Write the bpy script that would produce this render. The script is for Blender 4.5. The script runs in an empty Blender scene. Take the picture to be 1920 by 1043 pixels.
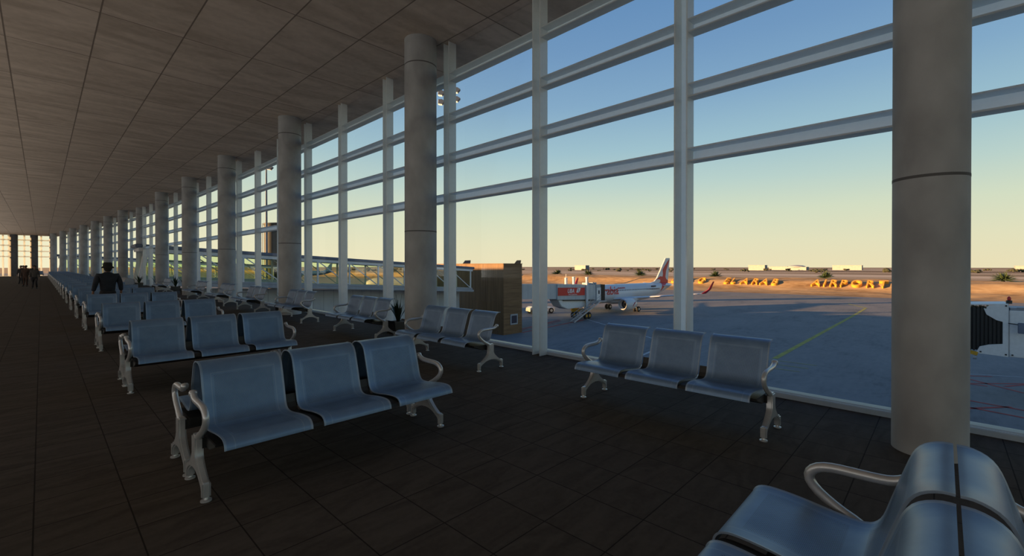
import bpy, math, random
from mathutils import Vector, Matrix
random.seed(7)
PI = math.pi
C = bpy.context.scene.collection
SC = bpy.context.scene

# ------------------------------------------------------------------ materials
def lin(c):
    return tuple(((v / 255) / 12.92 if v / 255 <= .04045 else ((v / 255 + .055) / 1.055) ** 2.4) for v in c) + (1,)

def mat(name, rgb, rough=.6, metal=0., var=0., scale=3., bump=0., spec=.5, emit=None, stretch=(1, 1, 1)):
    """principled material with a noise-driven tint; rgb is linear"""
    m = bpy.data.materials.new(name); m.use_nodes = True
    nt = m.node_tree; b = nt.nodes['Principled BSDF']
    b.inputs['Base Color'].default_value = (*rgb, 1)
    b.inputs['Roughness'].default_value = rough
    b.inputs['Metallic'].default_value = metal
    b.inputs['Specular IOR Level'].default_value = spec
    if emit:
        b.inputs['Emission Color'].default_value = (*emit[:3], 1); b.inputs['Emission Strength'].default_value = emit[3]
    tc = nt.nodes.new('ShaderNodeTexCoord'); mp = nt.nodes.new('ShaderNodeMapping')
    mp.inputs['Scale'].default_value = stretch
    nz = nt.nodes.new('ShaderNodeTexNoise'); nz.inputs['Scale'].default_value = scale; nz.inputs['Detail'].default_value = 6
    nt.links.new(tc.outputs['Object'], mp.inputs[0]); nt.links.new(mp.outputs[0], nz.inputs['Vector'])
    if var:
        cr = nt.nodes.new('ShaderNodeValToRGB')
        cr.color_ramp.elements[0].position = .3; cr.color_ramp.elements[1].position = .7
        cr.color_ramp.elements[0].color = (*[v * (1 - var) for v in rgb], 1)
        cr.color_ramp.elements[1].color = (*[min(1, v * (1 + var)) for v in rgb], 1)
        nt.links.new(nz.outputs[0], cr.inputs[0]); nt.links.new(cr.outputs[0], b.inputs['Base Color'])
    if bump:
        bp = nt.nodes.new('ShaderNodeBump'); bp.inputs['Strength'].default_value = bump; bp.inputs['Distance'].default_value = .02
        nt.links.new(nz.outputs[0], bp.inputs['Height']); nt.links.new(bp.outputs[0], b.inputs['Normal'])
    return m

class G:
    """tiny node-graph helper"""
    def __init__(s, m): s.nt = m.node_tree; s.b = s.nt.nodes.get('Principled BSDF')
    def n(s, t, **kw):
        o = s.nt.nodes.new(t)
        for k, v in kw.items(): setattr(o, k, v)
        return o
    def put(s, sock, v):
        if isinstance(v, bpy.types.NodeSocket): s.nt.links.new(v, sock)
        else: sock.default_value = v
    def m(s, op, a, b=0., c=0.):
        o = s.n('ShaderNodeMath', operation=op)
        for i, v in enumerate((a, b, c)): s.put(o.inputs[i], v)
        return o.outputs[0]
    def mix(s, f, a, b):
        o = s.n('ShaderNodeMix', data_type='RGBA')
        s.put(o.inputs[0], f); s.put(o.inputs[6], a); s.put(o.inputs[7], b)
        return o.outputs[2]
    def noise(s, vec, scale, detail=6, dist=0., stretch=(1, 1, 1)):
        mp = s.n('ShaderNodeMapping'); mp.inputs['Scale'].default_value = stretch
        s.nt.links.new(vec, mp.inputs[0])
        o = s.n('ShaderNodeTexNoise'); o.inputs['Scale'].default_value = scale; o.inputs['Detail'].default_value = detail
        o.inputs['Distortion'].default_value = dist
        s.nt.links.new(mp.outputs[0], o.inputs['Vector']); return o.outputs[0]
    def ramp(s, f, stops):
        o = s.n('ShaderNodeValToRGB'); e = o.color_ramp.elements
        while len(e) < len(stops): e.new(.5)
        for el, (p, c) in zip(e, stops): el.position = p; el.color = c if len(c) == 4 else (*c, 1)
        s.nt.links.new(f, o.inputs[0]); return o.outputs[0]

def tile_mat(name, ca, cb, cj, px, py, ox, oy, jw, rough, swirl, jsoft=None, bump=.15, spec=.5):
    m = bpy.data.materials.new(name); m.use_nodes = True; g = G(m)
    tc = g.n('ShaderNodeTexCoord'); sp = g.n('ShaderNodeSeparateXYZ')
    g.nt.links.new(tc.outputs['Object'], sp.inputs[0])
    def cell(v, p, o):
        t = g.m('DIVIDE', g.m('SUBTRACT', v, o), p)
        fr = g.m('FRACT', t); d = g.m('MULTIPLY', g.m('MINIMUM', fr, g.m('SUBTRACT', 1., fr)), p)
        return g.m('FLOOR', t), d
    ix, dx = cell(sp.outputs[0], px, ox); iy, dy = cell(sp.outputs[1], py, oy)
    cv = g.n('ShaderNodeCombineXYZ'); g.put(cv.inputs[0], ix); g.put(cv.inputs[1], iy)
    wn = g.n('ShaderNodeTexWhiteNoise'); g.nt.links.new(cv.outputs[0], wn.inputs['Vector'])
    # offset the stone figure in every tile
    off = g.n('ShaderNodeVectorMath', operation='MULTIPLY_ADD')
    g.nt.links.new(wn.outputs['Color'], off.inputs[0]); off.inputs[1].default_value = (30, 30, 30)
    g.nt.links.new(tc.outputs['Object'], off.inputs[2])
    n1 = g.noise(off.outputs[0], swirl, 8, 1.6, (.45, 1.6, 1)); n2 = g.noise(off.outputs[0], swirl * 9, 5)
    f = g.m('ADD', g.m('MULTIPLY', n1, .75), g.m('MULTIPLY', n2, .25))
    col = g.ramp(f, [(.36, ca), (.62, cb)])
    js = g.m('LESS_THAN', g.m('MINIMUM', dx, dy), jw)
    col = g.mix(g.m('MULTIPLY', js, .85), col, (*cj, 1))
    g.put(g.b.inputs['Base Color'], col); g.b.inputs['Roughness'].default_value = rough
    g.b.inputs['Specular IOR Level'].default_value = spec
    bp = g.n('ShaderNodeBump'); bp.inputs['Strength'].default_value = bump; bp.inputs['Distance'].default_value = .01
    g.put(bp.inputs['Height'], g.m('SUBTRACT', f, g.m('MULTIPLY', js, .8))); g.put(g.b.inputs['Normal'], bp.outputs[0])
    return m

M = {}
M['floor'] = tile_mat('floor_slate', (.060, .050, .041), (.088, .074, .061), (.016, .014, .012), .443, .4395, -.04, 2.241, .004, .9, 3.2, spec=.06)
M['ceiling'] = tile_mat('ceiling_stone', (.45, .365, .29), (.64, .53, .43), (.16, .125, .10), 1.33, 2.65, 4.80, 9.19, .013, .8, .8, spec=.15)
M['concrete'] = mat('concrete', (.345, .36, .365), .75, 0, .22, 2.2, .15, stretch=(1, 1, .7))
M['concrete_dark'] = mat('concrete_dark', (.10, .11, .125), .7, 0, .2, 3)
M['ring'] = mat('column_groove', (.10, .10, .10), .8)
M['steel'] = mat('window_steel', (.72, .76, .78), .34, .35, .06, 14., .04)
M['white'] = mat('white_metal', (.72, .72, .70), .45, 0, .05, 5)
M['grey_panel'] = mat('grey_panel', (.34, .36, .38), .55, 0, .08, 2)
M['roofgrey'] = mat('bridge_roof', (.12, .15, .21), .5, 0, .1, 2)
M['alu'] = mat('cast_aluminium', (.52, .54, .55), .30, .45, .06, 20)
M['black'] = mat('black_plastic', (.012, .013, .013), .5, 0, .2, 8)
M['rubber'] = mat('rubber', (.014, .014, .015), .8, 0, .2, 8)
M['red'] = mat('red_paint', (.55, .018, .022), .4, 0, .06, 6)
M['signred'] = mat('sign_red', (.62, .028, .018), .5, 0, .04, 3)
M['signwhite'] = mat('sign_white', (.80, .78, .75), .5)
M['yellow'] = mat('yellow_paint', (.55, .30, .02), .5, 0, .1, 6)
M['plane'] = mat('aircraft_white', (.62, .63, .64), .28, 0, .03, .6)
M['plane_blue'] = mat('aircraft_blue', (.04, .12, .28), .35, 0, .1, 1)
M['plane_navy'] = mat('aircraft_navy', (.012, .018, .045), .35, 0, .1, 1)
M['dark'] = mat('dark_window', (.015, .02, .03), .12)
M['tank'] = mat('dark_tank', (.02, .024, .022), .7, 0, .2, 1)
M['skin'] = mat('skin', (.22, .12, .08), .55, 0, .1, 8)
M['jacket'] = mat('jacket_navy', (.010, .014, .022), .85, 0, .35, 9, .3)
M['trousers'] = mat('trousers_dark', (.012, .012, .014), .85, 0, .3, 9)
M['hat'] = mat('hat_felt', (.014, .013, .010), .9, 0, .3, 20)
M['leaf'] = mat('plant_leaf', (.012, .030, .010), .5, 0, .5, 5)
M['palm'] = mat('palm_leaf', (.055, .085, .030), .6, 0, .5, 2)
M['trunk'] = mat('palm_trunk', (.10, .06, .03), .9, 0, .4, 4)
M['pot'] = mat('pot_black', (.010, .010, .010), .4, 0, .2, 6)
M['letter'] = mat('letter_yellow', (.62, .32, .03), .55, 0, .06, 1)
M['bush'] = mat('tree_crown', (.045, .05, .028), .9, 0, .5, 1)
M['bldg'] = mat('pale_building', (.36, .36, .36), .7, 0, .08, .3)
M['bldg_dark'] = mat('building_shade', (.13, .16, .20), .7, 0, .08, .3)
M['lamp'] = mat('floodlight_face', (.9, .8, .6), .4, 0, 0, 1, 0, .5, (1., .62, .3, 2.2))
M['mark_red'] = mat('marking_red', (.33, .010, .018), .7, 0, .35, 2)
M['mark_white'] = mat('marking_white', (.45, .45, .44), .7, 0, .25, 2)
M['mark_yellow'] = mat('marking_yellow', (.30, .28, .03), .7, 0, .35, 2)
M['soil'] = mat('far_soil', (.27, .19, .12), .9, 0, .35, .02)
M['slab'] = mat('floor_slab_edge', (.3, .3, .29), .8, 0, .1, 2)
M['roofdeck'] = mat('roof_deck', (.4, .38, .35), .8, 0, .1, 1)
M['plaster'] = mat('wall_plaster', (.50, .44, .37), .8, 0, .08, 1)

def frosted(name, rgb, trans, rough):
    m = mat(name, rgb, rough, .15, .06, 14.); nt = m.node_tree; b = nt.nodes['Principled BSDF']; out = nt.nodes['Material Output']
    t = nt.nodes.new('ShaderNodeBsdfTranslucent'); t.inputs[0].default_value = (*rgb, 1)
    mx = nt.nodes.new('ShaderNodeMixShader'); mx.inputs[0].default_value = trans
    nt.links.new(b.outputs[0], mx.inputs[1]); nt.links.new(t.outputs[0], mx.inputs[2]); nt.links.new(mx.outputs[0], out.inputs[0])
    return m
M['steel'] = frosted('frosted_frame', (.90, .94, .95), .62, .16)

def seat_mat():
    m = bpy.data.materials.new('seat_perforated_steel'); m.use_nodes = True; g = G(m)
    uv = g.n('ShaderNodeUVMap'); uv.uv_map = 'UVMap'; sp = g.n('ShaderNodeSeparateXYZ'); g.nt.links.new(uv.outputs[0], sp.inputs[0])
    u, v = sp.outputs[0], sp.outputs[1]                  # metres: u across, v along the profile
    au = g.m('ABSOLUTE', u)
    inx = g.m('LESS_THAN', au, .205)
    def band(a, b): return g.m('MULTIPLY', g.m('GREATER_THAN', v, a), g.m('LESS_THAN', v, b))
    reg = g.m('MULTIPLY', inx, g.m('ADD', band(.12, .45), band(.53, .90)))
    p = .0125
    gu = g.m('DIVIDE', u, p); gv = g.m('DIVIDE', v, p)
    a = g.m('SUBTRACT', g.m('FRACT', g.m('ADD', gu, gv)), .5); b = g.m('SUBTRACT', g.m('FRACT', g.m('SUBTRACT', gu, gv)), .5)
    r2 = g.m('ADD', g.m('MULTIPLY', a, a), g.m('MULTIPLY', b, b))
    hole = g.m('MULTIPLY', g.m('LESS_THAN', r2, .085), reg)
    tc = g.n('ShaderNodeTexCoord'); nz = g.noise(tc.outputs['Object'], 9.)
    base = g.ramp(nz, [(.3, (.145, .245, .40)), (.7, (.185, .30, .465))])
    edge = g.m('GREATER_THAN', au, .272)
    base = g.mix(g.m('MULTIPLY', edge, .35), base, (.50, .56, .60, 1))
    line = g.m('MULTIPLY', g.m('LESS_THAN', g.m('ABSOLUTE', g.m('SUBTRACT', au, .222)), .0025), g.m('LESS_THAN', v, .92))
    line2 = g.m('MULTIPLY', g.m('LESS_THAN', g.m('ABSOLUTE', g.m('SUBTRACT', v, .915)), .002), g.m('LESS_THAN', au, .222))
    base = g.mix(g.m('MULTIPLY', g.m('MAXIMUM', line, line2), .30), base, (.42, .50, .56, 1))
    base = g.mix(g.m('MULTIPLY', hole, .72), base, (.02, .028, .035, 1))
    g.put(g.b.inputs['Base Color'], base); g.b.inputs['Roughness'].default_value = .40; g.b.inputs['Metallic'].default_value = .35
    bp = g.n('ShaderNodeBump'); bp.inputs['Strength'].default_value = .3; bp.inputs['Distance'].default_value = .002
    g.put(bp.inputs['Height'], g.m('MULTIPLY', g.m('ADD', hole, g.m('MAXIMUM', line, line2)), -1.)); g.put(g.b.inputs['Normal'], bp.outputs[0])
    return m
M['seat'] = seat_mat()

def glass_mat(name, tint, fac, rough=.02):
    m = bpy.data.materials.new(name); m.use_nodes = True; nt = m.node_tree
    nt.nodes.remove(nt.nodes['Principled BSDF'])
    g = G(m); out = nt.nodes['Material Output']
    tr = g.n('ShaderNodeBsdfTransparent'); tr.inputs[0].default_value = (*tint, 1)
    gl = g.n('ShaderNodeBsdfGlossy'); gl.inputs['Roughness'].default_value = rough; gl.inputs[0].default_value = (.9, .95, .95, 1)
    lw = g.n('ShaderNodeLayerWeight'); lw.inputs[0].default_value = .25
    f = g.m('MULTIPLY', lw.outputs['Fresnel'], fac)
    mx = g.n('ShaderNodeMixShader'); g.put(mx.inputs[0], f)
    nt.links.new(tr.outputs[0], mx.inputs[1]); nt.links.new(gl.outputs[0], mx.inputs[2]); nt.links.new(mx.outputs[0], out.inputs[0])
    return m
M['glass'] = glass_mat('clear_glass', (.992, .996, .994), .035)
M['greenglass'] = glass_mat('green_glass', (.915, .955, .87), .10, .05)

def wood_mat(name, direction):
    m = bpy.data.materials.new(name); m.use_nodes = True; g = G(m)
    tc = g.n('ShaderNodeTexCoord')
    n = g.noise(tc.outputs['Object'], 1.2, 8, .4, direction)
    col = g.ramp(n, [(.3, (.115, .060, .022)), (.5, (.18, .098, .040)), (.72, (.23, .13, .055))])
    g.put(g.b.inputs['Base Color'], col); g.b.inputs['Roughness'].default_value = .7
    return m
M['wood_v'] = wood_mat('wood_vertical', (3.5, 3.5, .12)); M['wood_h'] = wood_mat('wood_horizontal', (.25, .25, 4.5))

def corr_mat():
    m = bpy.data.materials.new('ribbed_panel'); m.use_nodes = True; g = G(m)
    tc = g.n('ShaderNodeTexCoord'); sp = g.n('ShaderNodeSeparateXYZ'); g.nt.links.new(tc.outputs['Object'], sp.inputs[0])
    fr = g.m('FRACT', g.m('DIVIDE', sp.outputs[0], 1.15)); j = g.m('LESS_THAN', fr, .05)
    n = g.noise(tc.outputs['Object'], .8)
    col = g.ramp(n, [(.3, (.44, .46, .47)), (.7, (.52, .54, .54))])
    g.put(g.b.inputs['Base Color'], g.mix(g.m('MULTIPLY', j, .5), col, (.15, .16, .18, 1))); g.b.inputs['Roughness'].default_value = .5
    return m
M['panel'] = corr_mat()

def apron_mat():
    m = bpy.data.materials.new('apron_concrete'); m.use_nodes = True; g = G(m)
    tc = g.n('ShaderNodeTexCoord'); o = tc.outputs['Object']
    n1 = g.noise(o, .09, 8, .8, (1, 2.2, 1)); n2 = g.noise(o, 1.1, 6, .3, (.5, 2.5, 1)); n3 = g.noise(o, .35, 6, 2.5, (1, 1.4, 1))
    f = g.m('ADD', g.m('MULTIPLY', n1, .5), g.m('ADD', g.m('MULTIPLY', n2, .25), g.m('MULTIPLY', n3, .25)))
    col = g.ramp(f, [(.33, (.085, .092, .10)), (.47, (.165, .168, .170)), (.65, (.215, .212, .205))])
    g.put(g.b.inputs['Base Color'], col); g.b.inputs['Roughness'].default_value = .75; g.b.inputs['Specular IOR Level'].default_value = .3
    return m
M['apron'] = apron_mat()

def sand_mat():
    m = bpy.data.materials.new('desert_sand'); m.use_nodes = True; g = G(m)
    tc = g.n('ShaderNodeTexCoord'); o = tc.outputs['Object']
    sp = g.n('ShaderNodeSeparateXYZ'); g.nt.links.new(o, sp.inputs[0])
    n1 = g.noise(o, .12, 8, .6, (1, .5, 1)); n2 = g.noise(o, .9, 6, .4, (1, .5, 1))
    sand = g.ramp(g.m('ADD', g.m('MULTIPLY', n1, .6), g.m('MULTIPLY', n2, .4)), [(.34, (.20, .125, .06)), (.5, (.37, .25, .13)), (.66, (.47, .34, .19))])
    n3 = g.noise(o, .012, 8, .8, (1, .12, 1))
    far = g.ramp(n3, [(.34, (.10, .07, .045)), (.46, (.27, .19, .115)), (.54, (.42, .32, .21)), (.64, (.58, .48, .36))])
    t = g.m('MULTIPLY', g.m('SUBTRACT', sp.outputs[0], 236.), .08); t = g.m('MINIMUM', g.m('MAXIMUM', t, 0.), 1.)
    g.put(g.b.inputs['Base Color'], g.mix(t, sand, far)); g.b.inputs['Roughness'].default_value = .95; g.b.inputs['Specular IOR Level'].default_value = .1
    return m
M['sand'] = sand_mat()

# ------------------------------------------------------------------ mesh helpers
class MB:
    def __init__(s): s.v = []; s.f = []; s.uv = None
    def add(s, vs, fs):
        o = len(s.v); s.v += [tuple(p) for p in vs]; s.f += [tuple(i + o for i in f) for f in fs]; return s
    def box(s, x0, x1, y0, y1, z0, z1, mtx=None):
        vs = [Vector((x, y, z)) for x in (x0, x1) for y in (y0, y1) for z in (z0, z1)]
        if mtx: vs = [mtx @ p for p in vs]
        return s.add(vs, [(0, 1, 3, 2), (4, 6, 7, 5), (0, 4, 5, 1), (2, 3, 7, 6), (0, 2, 6, 4), (1, 5, 7, 3)])
    def prism(s, poly, axis, a, b):
        """polygon of 2-D points swept along an axis ('x','y','z') from a to b"""
        n = len(poly)
        def P(q, t): return {'x': (t, q[0], q[1]), 'y': (q[0], t, q[1]), 'z': (q[0], q[1], t)}[axis]
        vs = [P(q, a) for q in poly] + [P(q, b) for q in poly]
        fs = [tuple(range(n))[::-1], tuple(range(n, 2 * n))] + [(i, (i + 1) % n, n + (i + 1) % n, n + i) for i in range(n)]
        return s.add(vs, fs)
    def bar(s, p, q, w, h=None):
        p, q = Vector(p), Vector(q); h = h or w; d = q - p; L = d.length; d.normalize()
        up = Vector((0, 0, 1)) if abs(d.z) < .95 else Vector((0, 1, 0))
        sx = d.cross(up).normalized(); sy = sx.cross(d)
        vs = [b + sx * i * w / 2 + sy * j * h / 2 for b in (p, q) for i, j in ((-1, -1), (1, -1), (1, 1), (-1, 1))]
        return s.add(vs, [(3, 2, 1, 0), (4, 5, 6, 7)] + [(i, (i + 1) % 4, 4 + (i + 1) % 4, 4 + i) for i in range(4)])
    def tube(s, pts, r, n=10, flat=1.):
        pts = [Vector(p) for p in pts]; k = len(pts); rs = r if isinstance(r, (list, tuple)) else [r] * k
        o = len(s.v); pn = None
        for i, p in enumerate(pts):
            d = (pts[min(i + 1, k - 1)] - pts[max(i - 1, 0)]).normalized()
            if pn is None:
                a = Vector((1, 0, 0)) if abs(d.x) < .9 else Vector((0, 1, 0)); pn = (a - d * a.dot(d)).normalized()
            else: pn = (pn - d * pn.dot(d)).normalized()
            bn = d.cross(pn)
            for j in range(n):
                t = 2 * PI * j / n; s.v.append(tuple(p + pn * math.cos(t) * rs[i] * flat + bn * math.sin(t) * rs[i]))
        for i in range(k - 1):
            for j in range(n):
                a = o + i * n + j; b = o + i * n + (j + 1) % n; s.f.append((a, b, b + n, a + n))
        s.f.append(tuple(o + j for j in range(n))[::-1]); s.f.append(tuple(o + (k - 1) * n + j for j in range(n)))
        return s
    def lathe(s, prof, n=24, mtx=None, axis='z', caps=True):
        """prof = [(radius, height)...]"""
        o = len(s.v)
        for r, z in prof:
            for j in range(n):
                t = 2 * PI * j / n; a, b = r * math.cos(t), r * math.sin(t)
                p = Vector({'z': (a, b, z), 'x': (z, a, b), 'y': (a, z, b)}[axis])
                s.v.append(tuple(mtx @ p if mtx else p))
        for i in range(len(prof) - 1):
            for j in range(n):
                a = o + i * n + j; b = o + i * n + (j + 1) % n; s.f.append((a, b, b + n, a + n))
        if caps: s.f.append(tuple(o + j for j in range(n))[::-1]); s.f.append(tuple(o + (len(prof) - 1) * n + j for j in range(n)))
        return s
    def build(s, name, m, parent=None, smooth=False, bevel=0., loc=None, angle=35):
        me = bpy.data.meshes.new(name); me.from_pydata(s.v, [], s.f); me.update()
        import bmesh
        bm = bmesh.new(); bm.from_mesh(me); bmesh.ops.recalc_face_normals(bm, faces=bm.faces)
        if bevel: bmesh.ops.bevel(bm, geom=[e for e in bm.edges if len(e.link_faces) == 2 and e.calc_face_angle(0) > .6], offset=bevel, segments=2, affect='EDGES', clamp_overlap=True)
        bm.to_mesh(me); bm.free()
        if smooth:
            for p in me.polygons: p.use_smooth = True
            try: me.set_sharp_from_angle(angle=math.radians(angle))
            except Exception: pass
        me.materials.append(m)
        o = bpy.data.objects.new(name, me); C.objects.link(o)
        if parent: o.parent = parent
        if loc: o.location = loc
        return o

def tag(o, label=None, cat=None, group=None, kind=None):
    if label: o['label'] = label
    if cat: o['category'] = cat
    if group: o['group'] = group
    if kind: o['kind'] = kind
    return o
def empty(name, loc=(0, 0, 0), rz=0., label=None, cat=None, group=None):
    o = bpy.data.objects.new(name, None); C.objects.link(o); o.location = loc; o.rotation_euler = (0, 0, rz)
    o.empty_display_size = .2
    return tag(o, label, cat, group)
def copy_tree(o, parent=None, depth=2):
    c = o.copy(); C.objects.link(c)
    if parent: c.parent = parent
    if depth > 0:
        for ch in list(o.children): copy_tree(ch, c, depth - 1)
    return c
def text(name, body, size, m, parent=None, extrude=.01, align='CENTER', shear=0., offset=0.):
    cu = bpy.data.curves.new(name, 'FONT'); cu.body = body; cu.size = size; cu.extrude = extrude; cu.align_x = align
    cu.shear = shear; cu.offset = offset; cu.resolution_u = 3
    cu.materials.append(m)
    o = bpy.data.objects.new(name, cu); C.objects.link(o)
    if parent: o.parent = parent
    TEXTS.append(o)
    return o
TEXTS = []
ORD = ['first', 'second', 'third', 'fourth', 'fifth', 'sixth', 'seventh', 'eighth', 'ninth', 'tenth', 'eleventh', 'twelfth', 'thirteenth',
       'fourteenth', 'fifteenth', 'sixteenth', 'seventeenth', 'eighteenth', 'nineteenth', 'twentieth', 'twenty-first', 'twenty-second',
       'twenty-third', 'twenty-fourth', 'twenty-fifth', 'twenty-sixth']

# ------------------------------------------------------------------ the building
def wall_x(Y): return 6.526 - .000733 * (Y - 22.11) ** 2 if Y < 22 else 6.526 - .00080 * (Y - 22.11) ** 2
def wall_a(Y): return math.atan(-2 * .00076 * (Y - 22.11))          # dX/dY
CEIL = 6.52; PITCH = 2.66; APR = -8.2; YEND = 105.5; YBACK = -11.0; XLEFT = -7.6

ys = [YBACK + i * (YEND + 1 - YBACK) / 60 for i in range(61)]
def strip(name, m, z0, z1, dx):
    b = MB(); vs = []; fs = []
    for y in ys:
        x = wall_x(y) + dx; vs += [(XLEFT, y, z0), (x, y, z0), (x, y, z1), (XLEFT, y, z1)]
    for i in range(60):
        a = i * 4; fs += [(a + j, a + (j + 1) % 4, a + 4 + (j + 1) % 4, a + 4 + j) for j in range(4)]
    fs += [(3, 2, 1, 0), (240, 241, 242, 243)]
    b.add(vs, fs); return b.build(name, m)
tag(strip('floor', M['floor'], -.35, 0, .16), 'dark brown slate tiled concourse floor', 'floor', kind='structure')
tag(strip('ceiling', M['ceiling'], CEIL, CEIL + .25, 1.1), 'brown stone panelled ceiling over the concourse', 'ceiling', kind='structure')
tag(strip('roof', M['roofdeck'], CEIL + .252, CEIL + .95, 1.12), 'flat roof deck above the concourse', 'roof', kind='structure')
tag(strip('slab', M['slab'], APR + .02, -.352, -.6), 'storey below the concourse floor', 'slab', kind='structure')
tag(MB().box(XLEFT - .3, XLEFT - .002, YBACK, YEND + 1, -.35, CEIL + .9).build('wall_left', M['plaster']), 'plastered wall on the left side of the concourse', 'wall', kind='structure')

# one glazed bay: pane with its mullion, four channel transoms and sill
D = .20
def channel_z(b, w, d, z0, z1, t=.018):
    """upright U channel, web at x=0, flanges reaching to x=-d"""
    b.add([(0, -w / 2, z0), (0, w / 2, z0), (0, w / 2, z1), (0, -w / 2, z1)], [(0, 1, 2, 3)]); b.box(-d, -.001, -w / 2, -w / 2 + t, z0, z1); b.box(-d, -.001, w / 2 - t, w / 2, z0, z1)
    return b
def channel_y(b, h, d, y0, y1, zb, t=.018):
    b.add([(0, y0, zb), (0, y1, zb), (0, y1, zb + h), (0, y0, zb + h)], [(0, 1, 2, 3)]); b.box(-d, -.001, y0, y1, zb, zb + t); b.box(-d, -.001, y0, y1, zb + h - t, zb + h)
    return b
BEAMS = (3.016, 3.888, 4.764, 5.654)
win0 = MB().box(.012, .024, 0, PITCH, .05, CEIL).build('window_1', M['glass'])
channel_z(MB(), .19, D, .0, CEIL - .002).build('mullion', M['steel'], win0)
for z in BEAMS: channel_y(MB(), .185, D - .012, .095, PITCH - .095, z).build('transom', M['steel'], win0)
sb = MB().box(-.012, .15, 0, PITCH, .001, .05); sb.box(.03, .15, 0, PITCH, .05, .075); sb.box(-.012, 0, 0, PITCH, .05, .066)
sb.build('sill', M['steel'], win0)
tag(win0, kind='structure')
NB = 40; Y0 = 2.6 - 5 * PITCH
for n in range(NB):
    y = Y0 + n * PITCH; w = win0 if n == 0 else copy_tree(win0)
    w.name = 'window_%d' % (n + 1)
    w.location = (wall_x(y), y, 0); w.rotation_euler = (0, 0, -math.atan2(wall_x(y + PITCH) - wall_x(y), PITCH))
    w['label'] = 'tall glazed bay with steel channel transoms, %s bay of the window wall' % (n + 1)
# far end and back end glazing
def end_glazing(name, y, x0, x1, mulls, sgn, label):
    o = MB().box(x0, x1, y + .0, y + .012, .05, CEIL).build(name, M['glass']); tag(o, label, 'window', kind='structure')
    for x in mulls:
        MB().box(x - .1, x + .1, y - .2, y - .01, 0, CEIL - .002).build('mullion', M['steel'], o)
    for z in BEAMS:
        MB().box(x0, x1, y - .17, y - .012, z, z + .17).build('transom', M['steel'], o)
    MB().box(x0, x1, y - .05, y + .1, .001, .07).build('sill', M['steel'], o)
    return o
end_glazing('window_%d' % (NB + 1), YEND, XLEFT, 1.1, [-10.2, -7.6, -6.0, -4.1, -3.5, -1.85, 0.0], 1, 'glazed end wall at the far end of the concourse')
end_glazing('window_%d' % (NB + 2), YBACK + .1, XLEFT, 5.6, [-8, -5.3, -2.7, 0, 2.7], 1, 'glazed end wall behind the viewer')
for i, x in enumerate((-9.6, -5.0, -2.95, -.78, 1.35)):
    tag(MB().lathe([(.44, .001), (.44, CEIL - .001)], 20).build('pier', M['concrete_dark'], loc=(x, YEND - .75 if i < 4 else YEND - 1.2, 0), smooth=True),
        'dark round pier before the far end glazing, %s from the left' % ORD[i], 'pier', 'piers at the far end', 'structure')

# columns
cols = [(5.30, .09, .25), (5.76, 8.29, .345), (5.74, 15.75, .345), (5.78, 23.3, .345), (5.72, 30.4, .345), (5.58, 37.8, .345), (5.85, 49.0, .345)]
for k in range(7):
    y = 52.4 + 7.4 * k; cols.append((wall_x(y) - .8, y, .345))
for i, (x, y, r) in enumerate(cols):
    b = MB().lathe([(r, .001 if i != 6 else 3.43), (r, CEIL - .001)], 48)     # the seventh one rises from the passenger bridge roof
    o = b.build('column', M['concrete'], loc=(x, y, 0), smooth=True)
    tag(o, 'round grey concrete column, %s along the window wall counting from the right' % ORD[i], 'column', 'concrete columns along the windows', 'structure')
    for z in (2.35, 5.95):
        if i < 9 and not (i == 6 and z < 3): MB().lathe([(r + .0015, z - .012), (r + .0015, z + .012)], 48).build('joint', M['ring'], o, smooth=True)

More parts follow.
